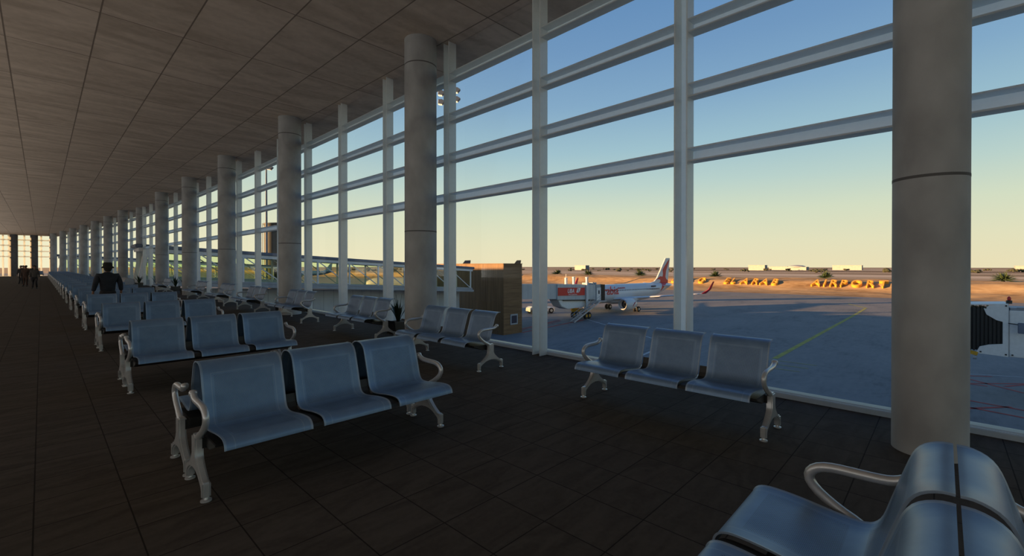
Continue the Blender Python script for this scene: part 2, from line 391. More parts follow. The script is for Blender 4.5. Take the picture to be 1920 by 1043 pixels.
# ------------------------------------------------------------------ bench
PROF = [(.478, .392), (.474, .415), (.462, .434), (.440, .447), (.405, .453), (.34, .452), (.26, .445), (.18, .434), (.10, .424), (.04, .421),
        (-.005, .428), (-.035, .448), (-.058, .485), (-.078, .55), (-.105, .64), (-.13, .72), (-.152, .785), (-.175, .824), (-.205, .846), (-.24, .857), (-.268, .857)]
def spline(p, k=3):
    out = []
    for i in range(len(p) - 1):
        p0 = Vector(p[max(i - 1, 0)]); p1 = Vector(p[i]); p2 = Vector(p[i + 1]); p3 = Vector(p[min(i + 2, len(p) - 1)])
        for j in range(k):
            t = j / k; out.append(.5 * ((2 * p1) + (-p0 + p2) * t + (2 * p0 - 5 * p1 + 4 * p2 - p3) * t * t + (-p0 + 3 * p1 - 3 * p2 + p3) * t ** 3))
    out.append(Vector(p[-1])); return out
def seat_mesh(w=.572, th=.008):
    pr = spline(PROF, 2); n = len(pr); nor = []
    for i in range(n):
        d = (pr[min(i + 1, n - 1)] - pr[max(i - 1, 0)]).normalized(); nor.append(Vector((d.y, -d.x)))
    s = [0.]
    for i in range(1, n): s.append(s[-1] + (pr[i] - pr[i - 1]).length)
    xs = [-w / 2, -w / 2 + .012, -.14, 0, .14, w / 2 - .012, w / 2]
    vs, fs, uvs = [], [], []
    for side in (0, 1):
        for i in range(n):
            for j, x in enumerate(xs):
                lip = .004 if j in (0, len(xs) - 1) else 0
                q = pr[i] + nor[i] * (th * side + lip * (1 if side else .6))
                # d = forward, world forward is -y
                vs.append((x, -q.x, q.y)); uvs.append((x, s[i]))
    m = len(xs); N = n * m
    for i in range(n - 1):
        for j in range(m - 1):
            a = i * m + j; fs.append((a, a + 1, a + m + 1, a + m)); fs.append((N + a, N + a + m, N + a + m + 1, N + a + 1))
        fs.append((i * m, i * m + m, N + i * m + m, N + i * m)); a = i * m + m - 1; fs.append((a, N + a, N + a + m, a + m))
    for j in range(m - 1):
        fs.append((j, N + j, N + j + 1, j + 1)); a = (n - 1) * m + j; fs.append((a, a + 1, N + a + 1, N + a))
    me = bpy.data.meshes.new('seat'); me.from_pydata(vs, [], fs); me.update()
    uvl = me.uv_layers.new(name='UVMap')
    for l in me.loops: uvl.data[l.index].uv = uvs[l.vertex_index]
    for p in me.polygons: p.use_smooth = True
    try: me.set_sharp_from_angle(angle=math.radians(50))
    except Exception: pass
    me.materials.append(M['seat']); return me

def make_bench():
    root = empty('waiting_bench')
    sm = seat_mesh()
    for x in (-.655, 0, .655):
        o = bpy.data.objects.new('seat', sm); C.objects.link(o); o.parent = root; o.location = (x, 0, 0)
    # main black beam under the seats
    b = MB().box(-.98, .98, -.055, .055, .30, .375)
    b.prism([(-.30, .385), (.08, .385), (.08, .335), (-.12, .305), (-.30, .37)], 'x', -.95, .95)
    b.build('beam', M['black'], root, bevel=.004)
    for x in (-.655 / 2, .655 / 2):                       # dark saddle bracket seen in the gap between two seats
        pr = spline(PROF, 1)[1:14]; poly = [(-p.x, p.y - .014) for p in pr] + [(.09, .40), (.03, .36), (-.05, .35), (-.25, .39)]
        MB().prism(poly, 'x', x - .038, x + .038).build('bracket', M['black'], root)
    half = [(.058, .395), (.058, .265), (.075, .232), (.110, .197), (.155, .163), (.200, .135), (.214, .130), (.256, .130), (.256, .02), (.214, .02), (.214, .068), (.205, .085), (.165, .110), (.115, .135), (.06, .150), (0, .155)]
    poly = half + [(-a, z) for a, z in half[-2::-1]]
    arm = [(-.01, .37), (-.07, .405), (-.14, .445), (-.205, .492), (-.240, .538), (-.238, .578), (-.205, .608), (-.15, .622), (-.08, .625), (0, .626), (.06, .630), (.10, .642), (.135, .662)]
    armp = spline(arm, 2)
    for x in (-.99, .99):
        f = MB().prism(poly, 'x', x - .027, x + .027).build('leg', M['alu'], root, bevel=.011, smooth=True, angle=60)
        for y in (-.238, .238):
            MB().lathe([(.012, .012), (.012, .03), (.016, .014), (.034, .010), (.035, .004), (.034, 0.0008)], 16).build('foot', M['alu'], f, smooth=True, loc=(x, y, 0))
        a = MB().tube([(x, p.x, p.y) for p in armp], [.026 if i < 3 else .0235 for i in range(len(armp))], 12, .95)
        a.lathe([(.012, -.026), (.024, -.018), (.027, 0), (.024, .018), (.012, .026)], 12, Matrix.Translation((x, armp[-1].x, armp[-1].y)), 'x')
        a.build('armrest', M['alu'], root, smooth=True, angle=60)
    return root

bench = make_bench(); first = True
def place_bench(x, y, rz, label, group, depth=2):
    global first
    o = bench if first else copy_tree(bench, None, depth)
    first = False
    o.location = (x, y, 0); o.rotation_euler = (0, 0, rz); return tag(o, label, 'bench', group)

rows = [3.62, 7.37, 11.42, 15.5, 19.2, 22.95, 26.85, 30.65]
while rows[-1] < 84: rows.append(rows[-1] + 3.8)
for i, fy in enumerate(rows):
    x = 1.76 - .0018 * max(0, fy - 12); d = 2 if i < 6 else 1
    place_bench(x, fy + .2385, 0, 'blue-grey metal three-seat bench facing the viewer, %s back-to-back row ahead of the viewer' % ORD[i], 'back-to-back bench rows', d)
    place_bench(x, fy + .786, PI, 'blue-grey metal three-seat bench facing away, %s back-to-back row ahead of the viewer' % ORD[i], 'back-to-back bench rows', d)
place_bench(1.655, -.309, 0, 'blue-grey metal bench at the bottom right corner, its seats facing right', 'back-to-back bench rows')
place_bench(1.655, .2385, PI, 'blue-grey metal bench at the bottom right corner, its seats facing left', 'back-to-back bench rows')
wb = [(4.80, 2.175), (4.81, 6.06), (5.25, 9.89), (5.26, 13.97), (5.27, 17.97), (5.27, 21.75), (5.27, 26.2), (5.22, 34.4)]
for i, (x, y) in enumerate(wb):
    place_bench(x, y, -PI / 2, 'metal three-seat bench with its back to the windows, %s of those counting from the right' % ORD[i], 'benches along the window wall')
place_bench(-.75, 98.5, 0, 'small distant metal bench standing across the far end of the aisle', 'benches at the far end', 1)

# ------------------------------------------------------------------ potted plants
def make_plant(seed, tall=1.):
    rnd = random.Random(seed); root = empty('potted_plant')
    MB().prism([(-.19, 0), (.19, 0), (.23, .30), (.21, .30), (.195, .26), (-.195, .26), (-.21, .30), (-.23, .30)], 'y', -.2, .2).build('pot', M['pot'], root, bevel=.008, loc=(0, 0, .001))
    MB().box(-.19, .19, -.19, .19, .20, .27).build('soil', M['trunk'], root)
    b = MB()
    for k in range(17):
        a = rnd.uniform(0, 2 * PI); L = rnd.uniform(.55, .95) * tall; lean = rnd.uniform(.25, .85); w = rnd.uniform(.022, .04)
        pts = []
        for i in range(9):
            t = i / 8; r = L * (lean * t ** 1.35) * .75; z = .26 + L * (1.0 * t - lean * .55 * t ** 2.6)
            pts.append(Vector((math.cos(a) * (r + .03), math.sin(a) * (r + .03), z)))
        sd = Vector((-math.sin(a), math.cos(a), 0)); vs = []
        for i, p in enumerate(pts):
            t = i / 8; ww = w * math.sin(min(1, t * 1.3 + .15) * PI) ** .6 if t < .99 else .002
            ww = max(ww, .003); vs += [p - sd * ww, p + Vector((0, 0, -ww * .35)), p + sd * ww]
        fs = []
        for i in range(8):
            q = 3 * i; fs += [(q, q + 1, q + 4, q + 3), (q + 1, q + 2, q + 5, q + 4)]
        b.add(vs, fs)
    b.build('leaves', M['leaf'], root, smooth=True)
    return root
plants = [(5.95, 9.5, 1), (6.0, 17.1, 1), (6.02, 24.65, 1.1), (5.75, 31.6, 1.3), (6.05, 36.2, 1.2), (5.5, 39.2, 1.3), (5.3, 45.6, 1.25), (5.0, 53.6, 1.2), (4.5, 61.0, 1.2), (3.9, 68.4, 1.2)]
for i, (x, y, t) in enumerate(plants):
    p = make_plant(20 + i, t); p.location = (x, y, 0); p.rotation_euler[2] = .02 * i
    tag(p, 'spiky plant in a black pot by the windows, %s potted plant counting from the right' % ORD[i], 'plant', 'potted plants along the windows')

# ------------------------------------------------------------------ people
def skin_mesh(name, chains, m, parent, sub=2):
    """chains: list of point lists [(x,y,z,rx[,ry])]; points with identical coordinates are joined"""
    vs, es, rs, idx = [], [], [], {}
    for ch in chains:
        prev = None
        for q in ch:
            key = tuple(round(c, 4) for c in q[:3])
            if key not in idx: idx[key] = len(vs); vs.append(q[:3]); rs.append((q[3], q[4] if len(q) > 4 else q[3]))
            i = idx[key]
            if prev is not None and prev != i: es.append((prev, i))
            prev = i
    me = bpy.data.meshes.new(name); me.from_pydata(vs, es, []); me.update()
    o = bpy.data.objects.new(name, me); C.objects.link(o)
    if parent: o.parent = parent
    s = o.modifiers.new('skin', 'SKIN'); s.use_smooth_shade = True
    for i, r in enumerate(rs): me.skin_vertices[0].data[i].radius = r; me.skin_vertices[0].data[i].use_root = (i == 0)
    u = o.modifiers.new('sub', 'SUBSURF'); u.levels = sub; u.render_levels = sub
    me.materials.append(m); return o
def make_person(loc, rz, h, top, legs, hat=None, hair=None, stride=.05, arms=.30, sc=1.):
    root = empty('person', loc, rz); k = h / 1.75
    root.scale = (k * sc, k * sc, k)
    # body facing -y: neck, head, hands and lower legs
    hd = [(0, .0, 1.44, .055), (0, -.005, 1.50, .052), (0, -.01, 1.555, .066, .07), (0, -.012, 1.62, .078, .092), (0, -.008, 1.685, .077, .09), (0, -.002, 1.735, .045, .055)]
    ch = [[(0, 0, 1.0, .07), (0, 0, 1.25, .08), (0, 0, 1.44, .055)], hd, [(0, -.095, 1.61, .014), (0, -.012, 1.62, .078, .092)]]
    for s in (-1, 1):
        sh = (s * .18, .0, 1.40); el = (s * (arms * .9), .03, 1.12); wr = (s * arms * 1.02, -.03, .88)
        ch.append([(0, 0, 1.25, .08), (*sh, .04), (*el, .034), (*wr, .026), (wr[0], wr[1] - .01, .84, .03, .018), (wr[0], wr[1] - .02, .79, .028, .014)])
        ch.append([(wr[0], wr[1] - .01, .84, .03, .018), (wr[0] - s * .012, wr[1] - .05, .80, .011)])
        for f in range(4):
            ch.append([(wr[0], wr[1] - .02, .79, .028, .014), (wr[0], wr[1] - .045 + .018 * f, .745 + .004 * abs(f - 1.5), .0085), (wr[0] - s * .008, wr[1] - .05 + .018 * f, .71 + .006 * abs(f - 1.5), .0075)])
        ft = s * stride
        ch.append([(0, 0, 1.0, .07), (s * .1, 0, .9, .06), (s * .1, -ft, .48, .05), (s * .1, ft * .9, .10, .035)])
    skin_mesh('body', ch, M['skin'], root, 1)
    # jacket
    jk = [[(0, 0, .84, .165, .125), (0, 0, .98, .17, .125), (0, 0, 1.16, .18, .13), (0, .0, 1.32, .19, .125), (0, .0, 1.42, .12, .09), (0, 0, 1.50, .066, .070)]]
    for s in (-1, 1):
        jk.append([(0, .0, 1.32, .19, .125), (s * .19, .0, 1.385, .072), (s * (arms * .9), .03, 1.12, .062), (s * arms * 1.02, -.028, .885, .045)])
    skin_mesh('jacket', jk, top, root)
    tr = [[(0, 0, 1.0, .15, .115), (0, 0, .86, .155, .12)]]
    for s in (-1, 1):
        ft = s * stride; tr.append([(0, 0, .86, .155, .12), (s * .1, 0, .76, .088), (s * .1, -ft, .48, .066), (s * .1, ft * .9, .08, .056)])
    skin_mesh('trousers', tr, legs, root)
    for s in (-1, 1):
        ft = s * stride
        MB().lathe([(.02, -.19), (.042, -.16), (.05, -.08), (.045, 0), (.045, .05), (.02, .075)], 12, Matrix.Translation((s * .1, ft * .9, .046)) @ Matrix.Diagonal((.95, 1, .9, 1)), 'y').build('shoe', M['black'], root, smooth=True)
        MB().lathe([(.004, 1.60), (.018, 1.61), (.018, 1.65), (.004, 1.66)], 8, Matrix.Translation((s * .082, .0, 0))).build('ear', M['skin'], root, smooth=True)
        MB().lathe([(.003, -.006), (.009, 0), (.003, .006)], 8, Matrix.Translation((s * .032, -.1, 1.64)), 'y').build('eye', M['dark'], root, smooth=True)
    MB().box(-.025, .025, -.1, -.09, 1.565, 1.572).build('mouth', M['red'], root)
    if hat:
        MB().lathe([(.05, 1.50), (.072, 1.54), (.088, 1.60), (.086, 1.66)], 16, Matrix.Translation((0, .022, 0))).build('hair', M['hat'], root, smooth=True)
        MB().lathe([(.125, 1.60), (.130, 1.612), (.118, 1.645), (.098, 1.665), (.094, 1.72), (.088, 1.765), (.07, 1.785), (.03, 1.78)], 24).build('hat', hat, root, smooth=True)
    else:
        MB().lathe([(.085, 1.64), (.092, 1.68), (.086, 1.73), (.055, 1.765), (.01, 1.772)], 16, Matrix.Translation((0, .014, 0))).build('hair', hair, root, smooth=True)
    return root
tag(make_person((1.38, 18.15, 0), PI + .15, 1.68, M['jacket'], M['trousers'], hat=M['hat'], stride=.04, arms=.275, sc=1.2),
    'person seen from behind in a dark jacket and brimmed hat, standing between the bench rows', 'person')
brown = mat('coat_brown', (.05, .026, .018), .85, 0, .3, 8); olive = mat('coat_olive', (.02, .022, .014), .85, 0, .3, 8)
grey = mat('coat_grey', (.055, .05, .045), .85, 0, .3, 8); dk = mat('coat_black', (.01, .011, .013), .85, 0, .3, 8); hairm = mat('hair_dark', (.01, .007, .005), .8, 0, .3, 20)
tan = mat('coat_tan', (.09, .06, .04), .85, 0, .3, 8)
grp = [((-.33, 46.6), 1.60, grey, M['trousers'], 'person in a grey coat and dark trousers, nearest of the group far down the aisle', .12),
       ((-.88, 52.4), 1.62, brown, brown, 'person in brown clothes walking in the middle of the distant group', .06),
       ((-.40, 57.5), 1.66, olive, M['trousers'], 'person in an olive coat at the right edge of the distant group', .05),
       ((-1.28, 60.5), 1.64, dk, M['trousers'], 'person in black at the left edge of the distant group', .05),
       ((-1.04, 66.0), 1.66, tan, brown, 'person in a tan coat towards the back of the distant group', .05),
       ((-.62, 70.0), 1.66, dk, M['trousers'], 'person in black at the back right of the distant group', .05),
       ((-1.4, 74.0), 1.66, brown, M['trousers'], 'person in a brown coat farthest back in the distant group', .05)]
for (x, y), h, a, b_, lb, st in grp:
    tag(make_person((x, y, 0), random.uniform(-.5, .5), h, a, b_, hair=hairm, stride=st, arms=.26), lb, 'person', 'people far down the aisle')

# ------------------------------------------------------------------ outside ground
tag(MB().add([(-60, -400, APR), (179.5, -400, APR), (179.5, 900, APR), (-60, 900, APR)], [(0, 1, 2, 3)]).build('ground', M['apron']), 'grey concrete airport apron', 'ground', kind='structure')
tag(MB().add([(-2500, -2500, APR - .5), (178, -2500, APR - .5), (178, 4000, APR - .5), (-2500, 4000, APR - .5)], [(0, 1, 2, 3)]).build('ground', M['soil']), 'brown open land around the apron', 'ground', kind='structure')
def berm(x):
    pts = [(178, -8.25), (186, -8.05), (196, -7.5), (200.5, -6.75), (207.5, -4.25), (214, -3.95), (236, -3.9), (242, -4.1), (262, -5.6), (330, -6.2), (5000, -6.2)]
    for (a, za), (b, zb) in zip(pts, pts[1:]):
        if x <= b: return za + (zb - za) * (x - a) / (b - a)
    return -6.2
from mathutils import noise as mn
xs = [178 + i * 1.6 for i in range(50)] + [260 + i * 12 for i in range(10)] + [400, 500, 650, 850, 1100, 1500, 2200, 3000]
yy = [-2500, -1500, -900, -500, -300, -200] + [-120 + i * 2.0 for i in range(240)] + [380, 450, 600, 900, 1400, 2200, 4000]
vs = []
for x in xs:
    for y in yy:
        a = 0
        if 180 < x < 262: a = (mn.noise(Vector((x * .16, y * .07, 0))) * .55 + mn.noise(Vector((x * .5, y * .22, 3))) * .28) * (.35 if 198 < x < 210 else 1.)
        vs.append((x, y, berm(x) + a * min(1, (x - 180) / 14)))
ny = len(yy); fs = [(i * ny + j, (i + 1) * ny + j, (i + 1) * ny + j + 1, i * ny + j + 1) for i in range(len(xs) - 1) for j in range(ny - 1)]
tag(MB().add(vs, fs).build('ground', M['sand'], smooth=True, angle=80), 'sandy bank and desert beyond the apron', 'ground', kind='structure')

# painted markings
def line(pts, w, m, label, z=.012):
    b = MB()
    for p, q in zip(pts, pts[1:]):
        p = Vector((*p, 0)); q = Vector((*q, 0)); d = (q - p).normalized(); s = Vector((-d.y, d.x, 0)) * w / 2
        b.add([(v.x, v.y, APR + z) for v in (p - s, q - s, q + s, p + s)], [(0, 1, 2, 3)])
    return tag(b.build('painted_line', m), label, 'ground marking')
line([(53.6, 12.9), (116.8, 12.9), (133, 13.1), (144.7, 17.9)], .55, M['mark_yellow'], 'long yellow stand line crossing the empty apron')
line([(163, 15), (168, 24), (166, 40), (150, 52)], .5, M['mark_yellow'], 'curved yellow taxi line near the sandy edge')
for i in range(3): line([(48.5 + 2.1 * i, 15.9), (48.5 + 2.1 * i, 9.6 - .3 * i)], .16, M['mark_yellow'], 'thin yellow stop bar across the stand line end, %s of three' % ORD[i])
line([(69.4, 47.4), (64.4, 39.8), (57.2, 28.4)], .3, M['mark_white'], 'white line running from the jetway wheels toward the window')
line([(48.9, 24.3), (45.6, 23.9)], .35, M['mark_white'], 'short white line seen between the seats of the nearest window bench')
line([(48.9, 44.8), (56, 45.7), (68.4, 47.3)], .45, M['mark_red'], 'near red hatched-zone border line beneath the jetway')
line([(51.8, 47.5), (64.7, 50.0)], .45, M['mark_red'], 'far red hatched-zone border line beneath the jetway')
for i in range(3): line([(50.5 + 2.2 * i, 46.4 + .1 * i), (66 - 1 * i, 51.2 - .2 * i - .8 * i)], .16, M['mark_red'], 'thin red hatch line in the zone beneath the jetway, %s one' % ORD[i])
line([(58.0, -1.2), (59.8, -5.1)], .16, M['mark_white'], 'white line beyond the red markings beside the right jetway')
for k, (a, b_) in enumerate([((56.8, -1.0), (58.2, -3.1)), ((56.0, -1.2), (52.3, -4.5)), ((54.2, -3.6), (57.8, -6.0)), ((53.3, -1.0), (53.3, -2.6)), ((53.4, -1.4), (57.2, -5.6)), ((46.9, -.6), (45.9, -4.6)), ((44.0, -1.2), (46.6, -3.4)), ((44.6, -.8), (43.6, -4.6))]):
    line([a, b_], .28, M['mark_red'], 'red apron marking to the right of the big column, %s in the zigzag' % ORD[k])
line([(44, -4), (62, -16)], .3, M['mark_white'], 'white line behind the red zigzag markings')

# ------------------------------------------------------------------ glazed passenger bridge
def make_bridge():
    root = empty('passenger_bridge'); L = 35.5; S = -.0545; W = 3.2; nb = 10
    def z(x): return S * x
    sh = Matrix(((1, 0, 0, 0), (0, 1, 0, 0), (S, 0, 1, 0), (0, 0, 0, 1)))
    def bx(b, x0, x1, y0, y1, z0, z1): return b.box(x0, x1, y0, y1, z0, z1, sh)
    b = bx(MB(), -.6, L + .3, -.12, W + .12, 3.12, 3.44); b.build('roof', M['roofgrey'], root, bevel=.06)
    b = bx(MB(), -.25, L, -.03, W + .03, 2.95, 3.12)
    bx(b, -.25, L, -.03, .10, 2.83, 2.95); bx(b, -.25, L, W - .10, W + .03, 2.83, 2.95); b.build('ceiling_rail', M['white'], root)
    b = bx(MB(), -.2, L + .2, -.10, W + .10, -.02, .28); bx(b, -.2, L, -.04, W + .04, .28, .55); b.build('floor_beam', M['grey_panel'], root, bevel=.05)
    for y in (0.02, W - .05):
        bx(MB(), .0, L - .1, y, y + .02, .55, 2.85).build('glass_side', M['greenglass'], root)
        po = MB(); di = MB()
        for i in range(nb + 1):
            x = .3 + i * (L - .7) / nb
            po.bar((x, y - .04, z(x) + .5), (x, y - .04, z(x) + 2.9), .16, .14)
            if i < nb:
                x2 = x + (L - .7) / nb
                di.bar((x + .1, y - .05, z(x) + 2.85), (x2 - .1, y - .05, z(x2) + .58), .09, .09)
        po.build('post', M['white'], root); di.build('diagonal_brace', M['white'], root)
    # slanted portal frame at the terminal end
    b = MB(); o_ = [(-.05, -.15, .25), (-.05, -.15, 2.95)]
    b.bar((-.32, -.05, .28), (.12, -.05, 3.02), .34, .42); b.bar((-.32, W + .05, .28), (.12, W + .05, 3.02), .34, .42)
    b.bar((-.2, -.1, 3.0), (-.2, W + .1, 3.0), .4, .3); b.bar((-.45, -.1, .38), (-.45, W + .1, .38), .4, .3)
    b.build('portal_frame', M['white'], root, bevel=.02)
    MB().lathe([(.32, -.15), (.32, 4.0)], 16, Matrix.Translation((-1.0, 0, .33)), 'y').build('support_roller', M['grey_panel'], root, smooth=True)
    return root
br = make_bridge(); br.location = (5.95, 48.0, -.02); br.rotation_euler = (0, 0, -.02)
tag(br, 'long glass-sided passenger bridge with white braces sloping out from the windows', 'passenger bridge', 'glazed passenger bridges')
b2 = copy_tree(br); b2.location = (2.2, 99.6, -.02)
tag(b2, 'small distant glass-sided passenger bridge near the far end of the hall', 'passenger bridge', 'glazed passenger bridges')
w = MB().box(8.2, 41.5, 50.2, 50.6, APR, -2.2); w.prism([(8.2, -2.2), (41.5, -2.2), (41.5, -1.95), (8.2, -.35)], 'y', 50.2, 50.6)
tag(w.build('service_wall', M['panel']), 'pale ribbed panel wall standing beneath the glass-sided bridge', 'wall')
tag(MB().box(22, 23, 51.4, 52.2, APR, -1.35).build('bridge_pier', M['grey_panel']), 'grey pier carrying the glass-sided bridge', 'pier')

# wood-clad block
wb_ = MB().box(45.2, 49.05, 45.0, 61.5, APR, 1.90).build('wood_clad_block', M['wood_v'])
tag(wb_, 'tall wood-clad tower block at the end of the glass-sided bridge', 'building')
MB().box(45.22, 49.07, 44.96, 45.0, APR, 1.92).build('end_cladding', M['wood_h'], wb_)
MB().box(45.1, 49.15, 44.9, 61.6, 1.92, 1.98).build('coping', M['wood_h'], wb_)
f = MB().box(46.55, 48.05, 44.86, 44.958, -6.85, -5.35).build('window_frame', M['grey_panel'], wb_)
MB().box(46.75, 47.85, 44.84, 44.859, -6.65, -5.55).build('window_pane', M['plane_navy'], f)
tag(MB().box(41.0, 44.9, 56.4, 59.6, APR, -4.6).build('wood_clad_annexe', M['wood_h']), 'low wood-clad annexe behind the tall wood-clad block', 'building')

# ------------------------------------------------------------------ telescopic jetway with the red advertising board
jr = empty('jetway', (0, 0, 0), 0, 'white ribbed jetway with a red advertising board, docked to the red-tailed airliner', 'jetway')
def tun(x0, x1, y0, y1, zt0, zt1, zb0, zb1):
    return MB().add([(x0, y0, zb0), (x0, y1, zb0), (x0, y1, zt0), (x0, y0, zt0), (x1, y0, zb1), (x1, y1, zb1), (x1, y1, zt1), (x1, y0, zt1)],
                    [(3, 2, 1, 0), (4, 5, 6, 7), (0, 1, 5, 4), (1, 2, 6, 5), (2, 3, 7, 6), (3, 0, 4, 7)])
tun(49.3, 62.5, 48.25, 51.0, -1.15, -1.62, -3.5, -4.15).build('inner_tunnel', M['panel'], jr)
tn = tun(61.4, 73.2, 48.0, 50.45, -1.52, -1.95, -4.22, -4.78).build('outer_tunnel', M['panel'], jr, bevel=.04)
def tz(x, t): return -1.52 - .0365 * (x - 61.4) if t else -4.22 - .0475 * (x - 61.4)
tun(61.5, 69.5, 47.93, 47.99, -2.12, -2.38, -3.52, -3.78).build('advertising_board', M['signred'], jr)
t = text('lettering', 'UBA', 1.05, M['signwhite'], jr, .015, 'CENTER', .25, .02); t.location = (65.1, 47.90, -3.18); t.rotation_euler = (PI / 2, .035, 0)
b = MB().prism([(66.75, -3.18), (67.55, -3.22), (67.15, -2.28)], 'y', 47.88, 47.91); b.prism([(67.35, -2.33), (68.15, -2.40), (67.75, -3.10), (67.65, -3.12)], 'y', 47.88, 47.91)
b.build('emblem', M['signwhite'], jr)
t = text('tagline', "Africa's global bank", .34, M['signwhite'], jr, .01); t.location = (65.7, 47.90, -3.58); t.rotation_euler = (PI / 2, .035, 0)
cab = MB().add(*(lambda a: (a.v, a.f))(tun(73.2, 75.6, 47.9, 49.65, -1.9, -2.0, -5.0, -5.1))).build('cab', M['grey_panel'], jr, bevel=.05)
d = MB().box(73.35, 74.75, 47.82, 47.9, -4.95, -2.55).build('service_door', M['white'], jr)
MB().box(73.85, 74.25, 47.79, 47.819, -3.75, -3.05).build('door_window', M['dark'], d)
bl = MB()
for i in range(6): bl.box(74.8 + .2 * i, 74.95 + .2 * i, 47.78 - .02 * i, 49.7, -5.05, -2.0 + .03 * (i % 2))
bl.build('bellows', M['black'], jr)
MB().prism([(61.9, -4.28), (72.5, -4.75), (71.0, -6.0), (64.8, -6.05), (63.0, -5.5)], 'y', 48.3, 50.3).build('undercarriage_cover', M['white'], jr, bevel=.08)
MB().prism([(63.2, -4.2), (72.9, -4.72), (72.9, -5.0), (63.2, -4.5)], 'y', 48.05, 48.28).build('truss', M['black'], jr)
for y in (47.75, 50.75):
    MB().tube([(69.9, y, -6.6), (69.9, y, -.62)], .24, 14).lathe([(.30, -.62), (.30, -.45), (.08, -.40)], 14, Matrix.Translation((69.9, y, 0))).build('lift_column', M['white'], jr, smooth=True)
MB().tube([(67.3, 50.6, -1.8), (67.3, 50.6, -.55)], .26, 14).tube([(67.3, 50.6, -.55), (67.3, 50.6, .15)], .05, 8).build('roof_unit', M['white'], jr, smooth=True)
b = MB()
for i in range(5): b.box(71.0 + i * .8, 71.5 + i * .8, 48.8, 49.6, -1.98, -1.55 - .04 * (i % 3))
b.build('roof_equipment', M['grey_panel'], jr)
b = MB().box(69.2, 70.6, 47.6, 50.9, -6.9, -6.4); b.bar((69.9, 47.9, -6.4), (69.9, 47.9, -4.8), .3); b.bar((69.9, 50.6, -6.4), (69.9, 50.6, -4.8), .3)
b.bar((68.2, 49.6, -6.9), (68.2, 49.6, -4.7), .45); b.build('wheel_bogie', M['yellow'], jr)
for (x, y) in ((69.6, 47.8), (70.6, 47.8), (69.6, 50.6), (70.6, 50.6)):
    wh = MB().lathe([(.2, -.24), (.52, -.24), (.6, -.16), (.6, .16), (.52, .24), (.2, .24)], 20, Matrix.Translation((x, y, APR + .61)), 'y').build('wheel', M['rubber'], jr, smooth=True)
    MB().lathe([(.18, -.27), (.28, -.26), (.28, -.2)], 14, Matrix.Translation((x, y, APR + .61)), 'y').build('hub', M['yellow'], wh)
MB().lathe([(1.9, APR), (1.9, -3.6), (2.3, -3.4), (2.3, -1.0), (1.9, -.8), (.2, -.7)], 28, Matrix.Translation((51.6, 51.2, 0))).build('rotunda', M['grey_panel'], jr, smooth=True)
# stairs
st = empty('service_stairs', (0, 0, 0), 0, 'metal service stairs leading down from the jetway cab door', 'stairs')
A = Vector((72.6, 47.1, -4.95)); B = Vector((63.6, 46.7, APR + .03)); n = 16
for s in (-.45, .45):
    MB().bar(A + Vector((0, s - .2, 0)), B + Vector((0, s - .2, .05)), .10, .22).build('stringer', M['alu'], st)
    r = MB(); r.bar(A + Vector((0, s - .2, 1.05)), B + Vector((0, s - .2, 1.05)), .05); r.bar(A + Vector((0, s - .2, .55)), B + Vector((0, s - .2, .55)), .04)
    for i in range(7): p = A.lerp(B, (i + .3) / 7) + Vector((0, s - .2, 0)); r.bar(p, p + Vector((0, 0, 1.05)), .04)
    r.build('handrail', M['grey_panel'], st)
for i in range(n):
    p = A.lerp(B, (i + .5) / n); MB().box(p.x - .22, p.x + .18, p.y - .64, p.y + .24, p.z - .02, p.z + .04).build('step', M['alu'], st)
MB().box(72.4, 74.6, 46.4, 47.75, -5.12, -5.0).build('landing', M['alu'], st)

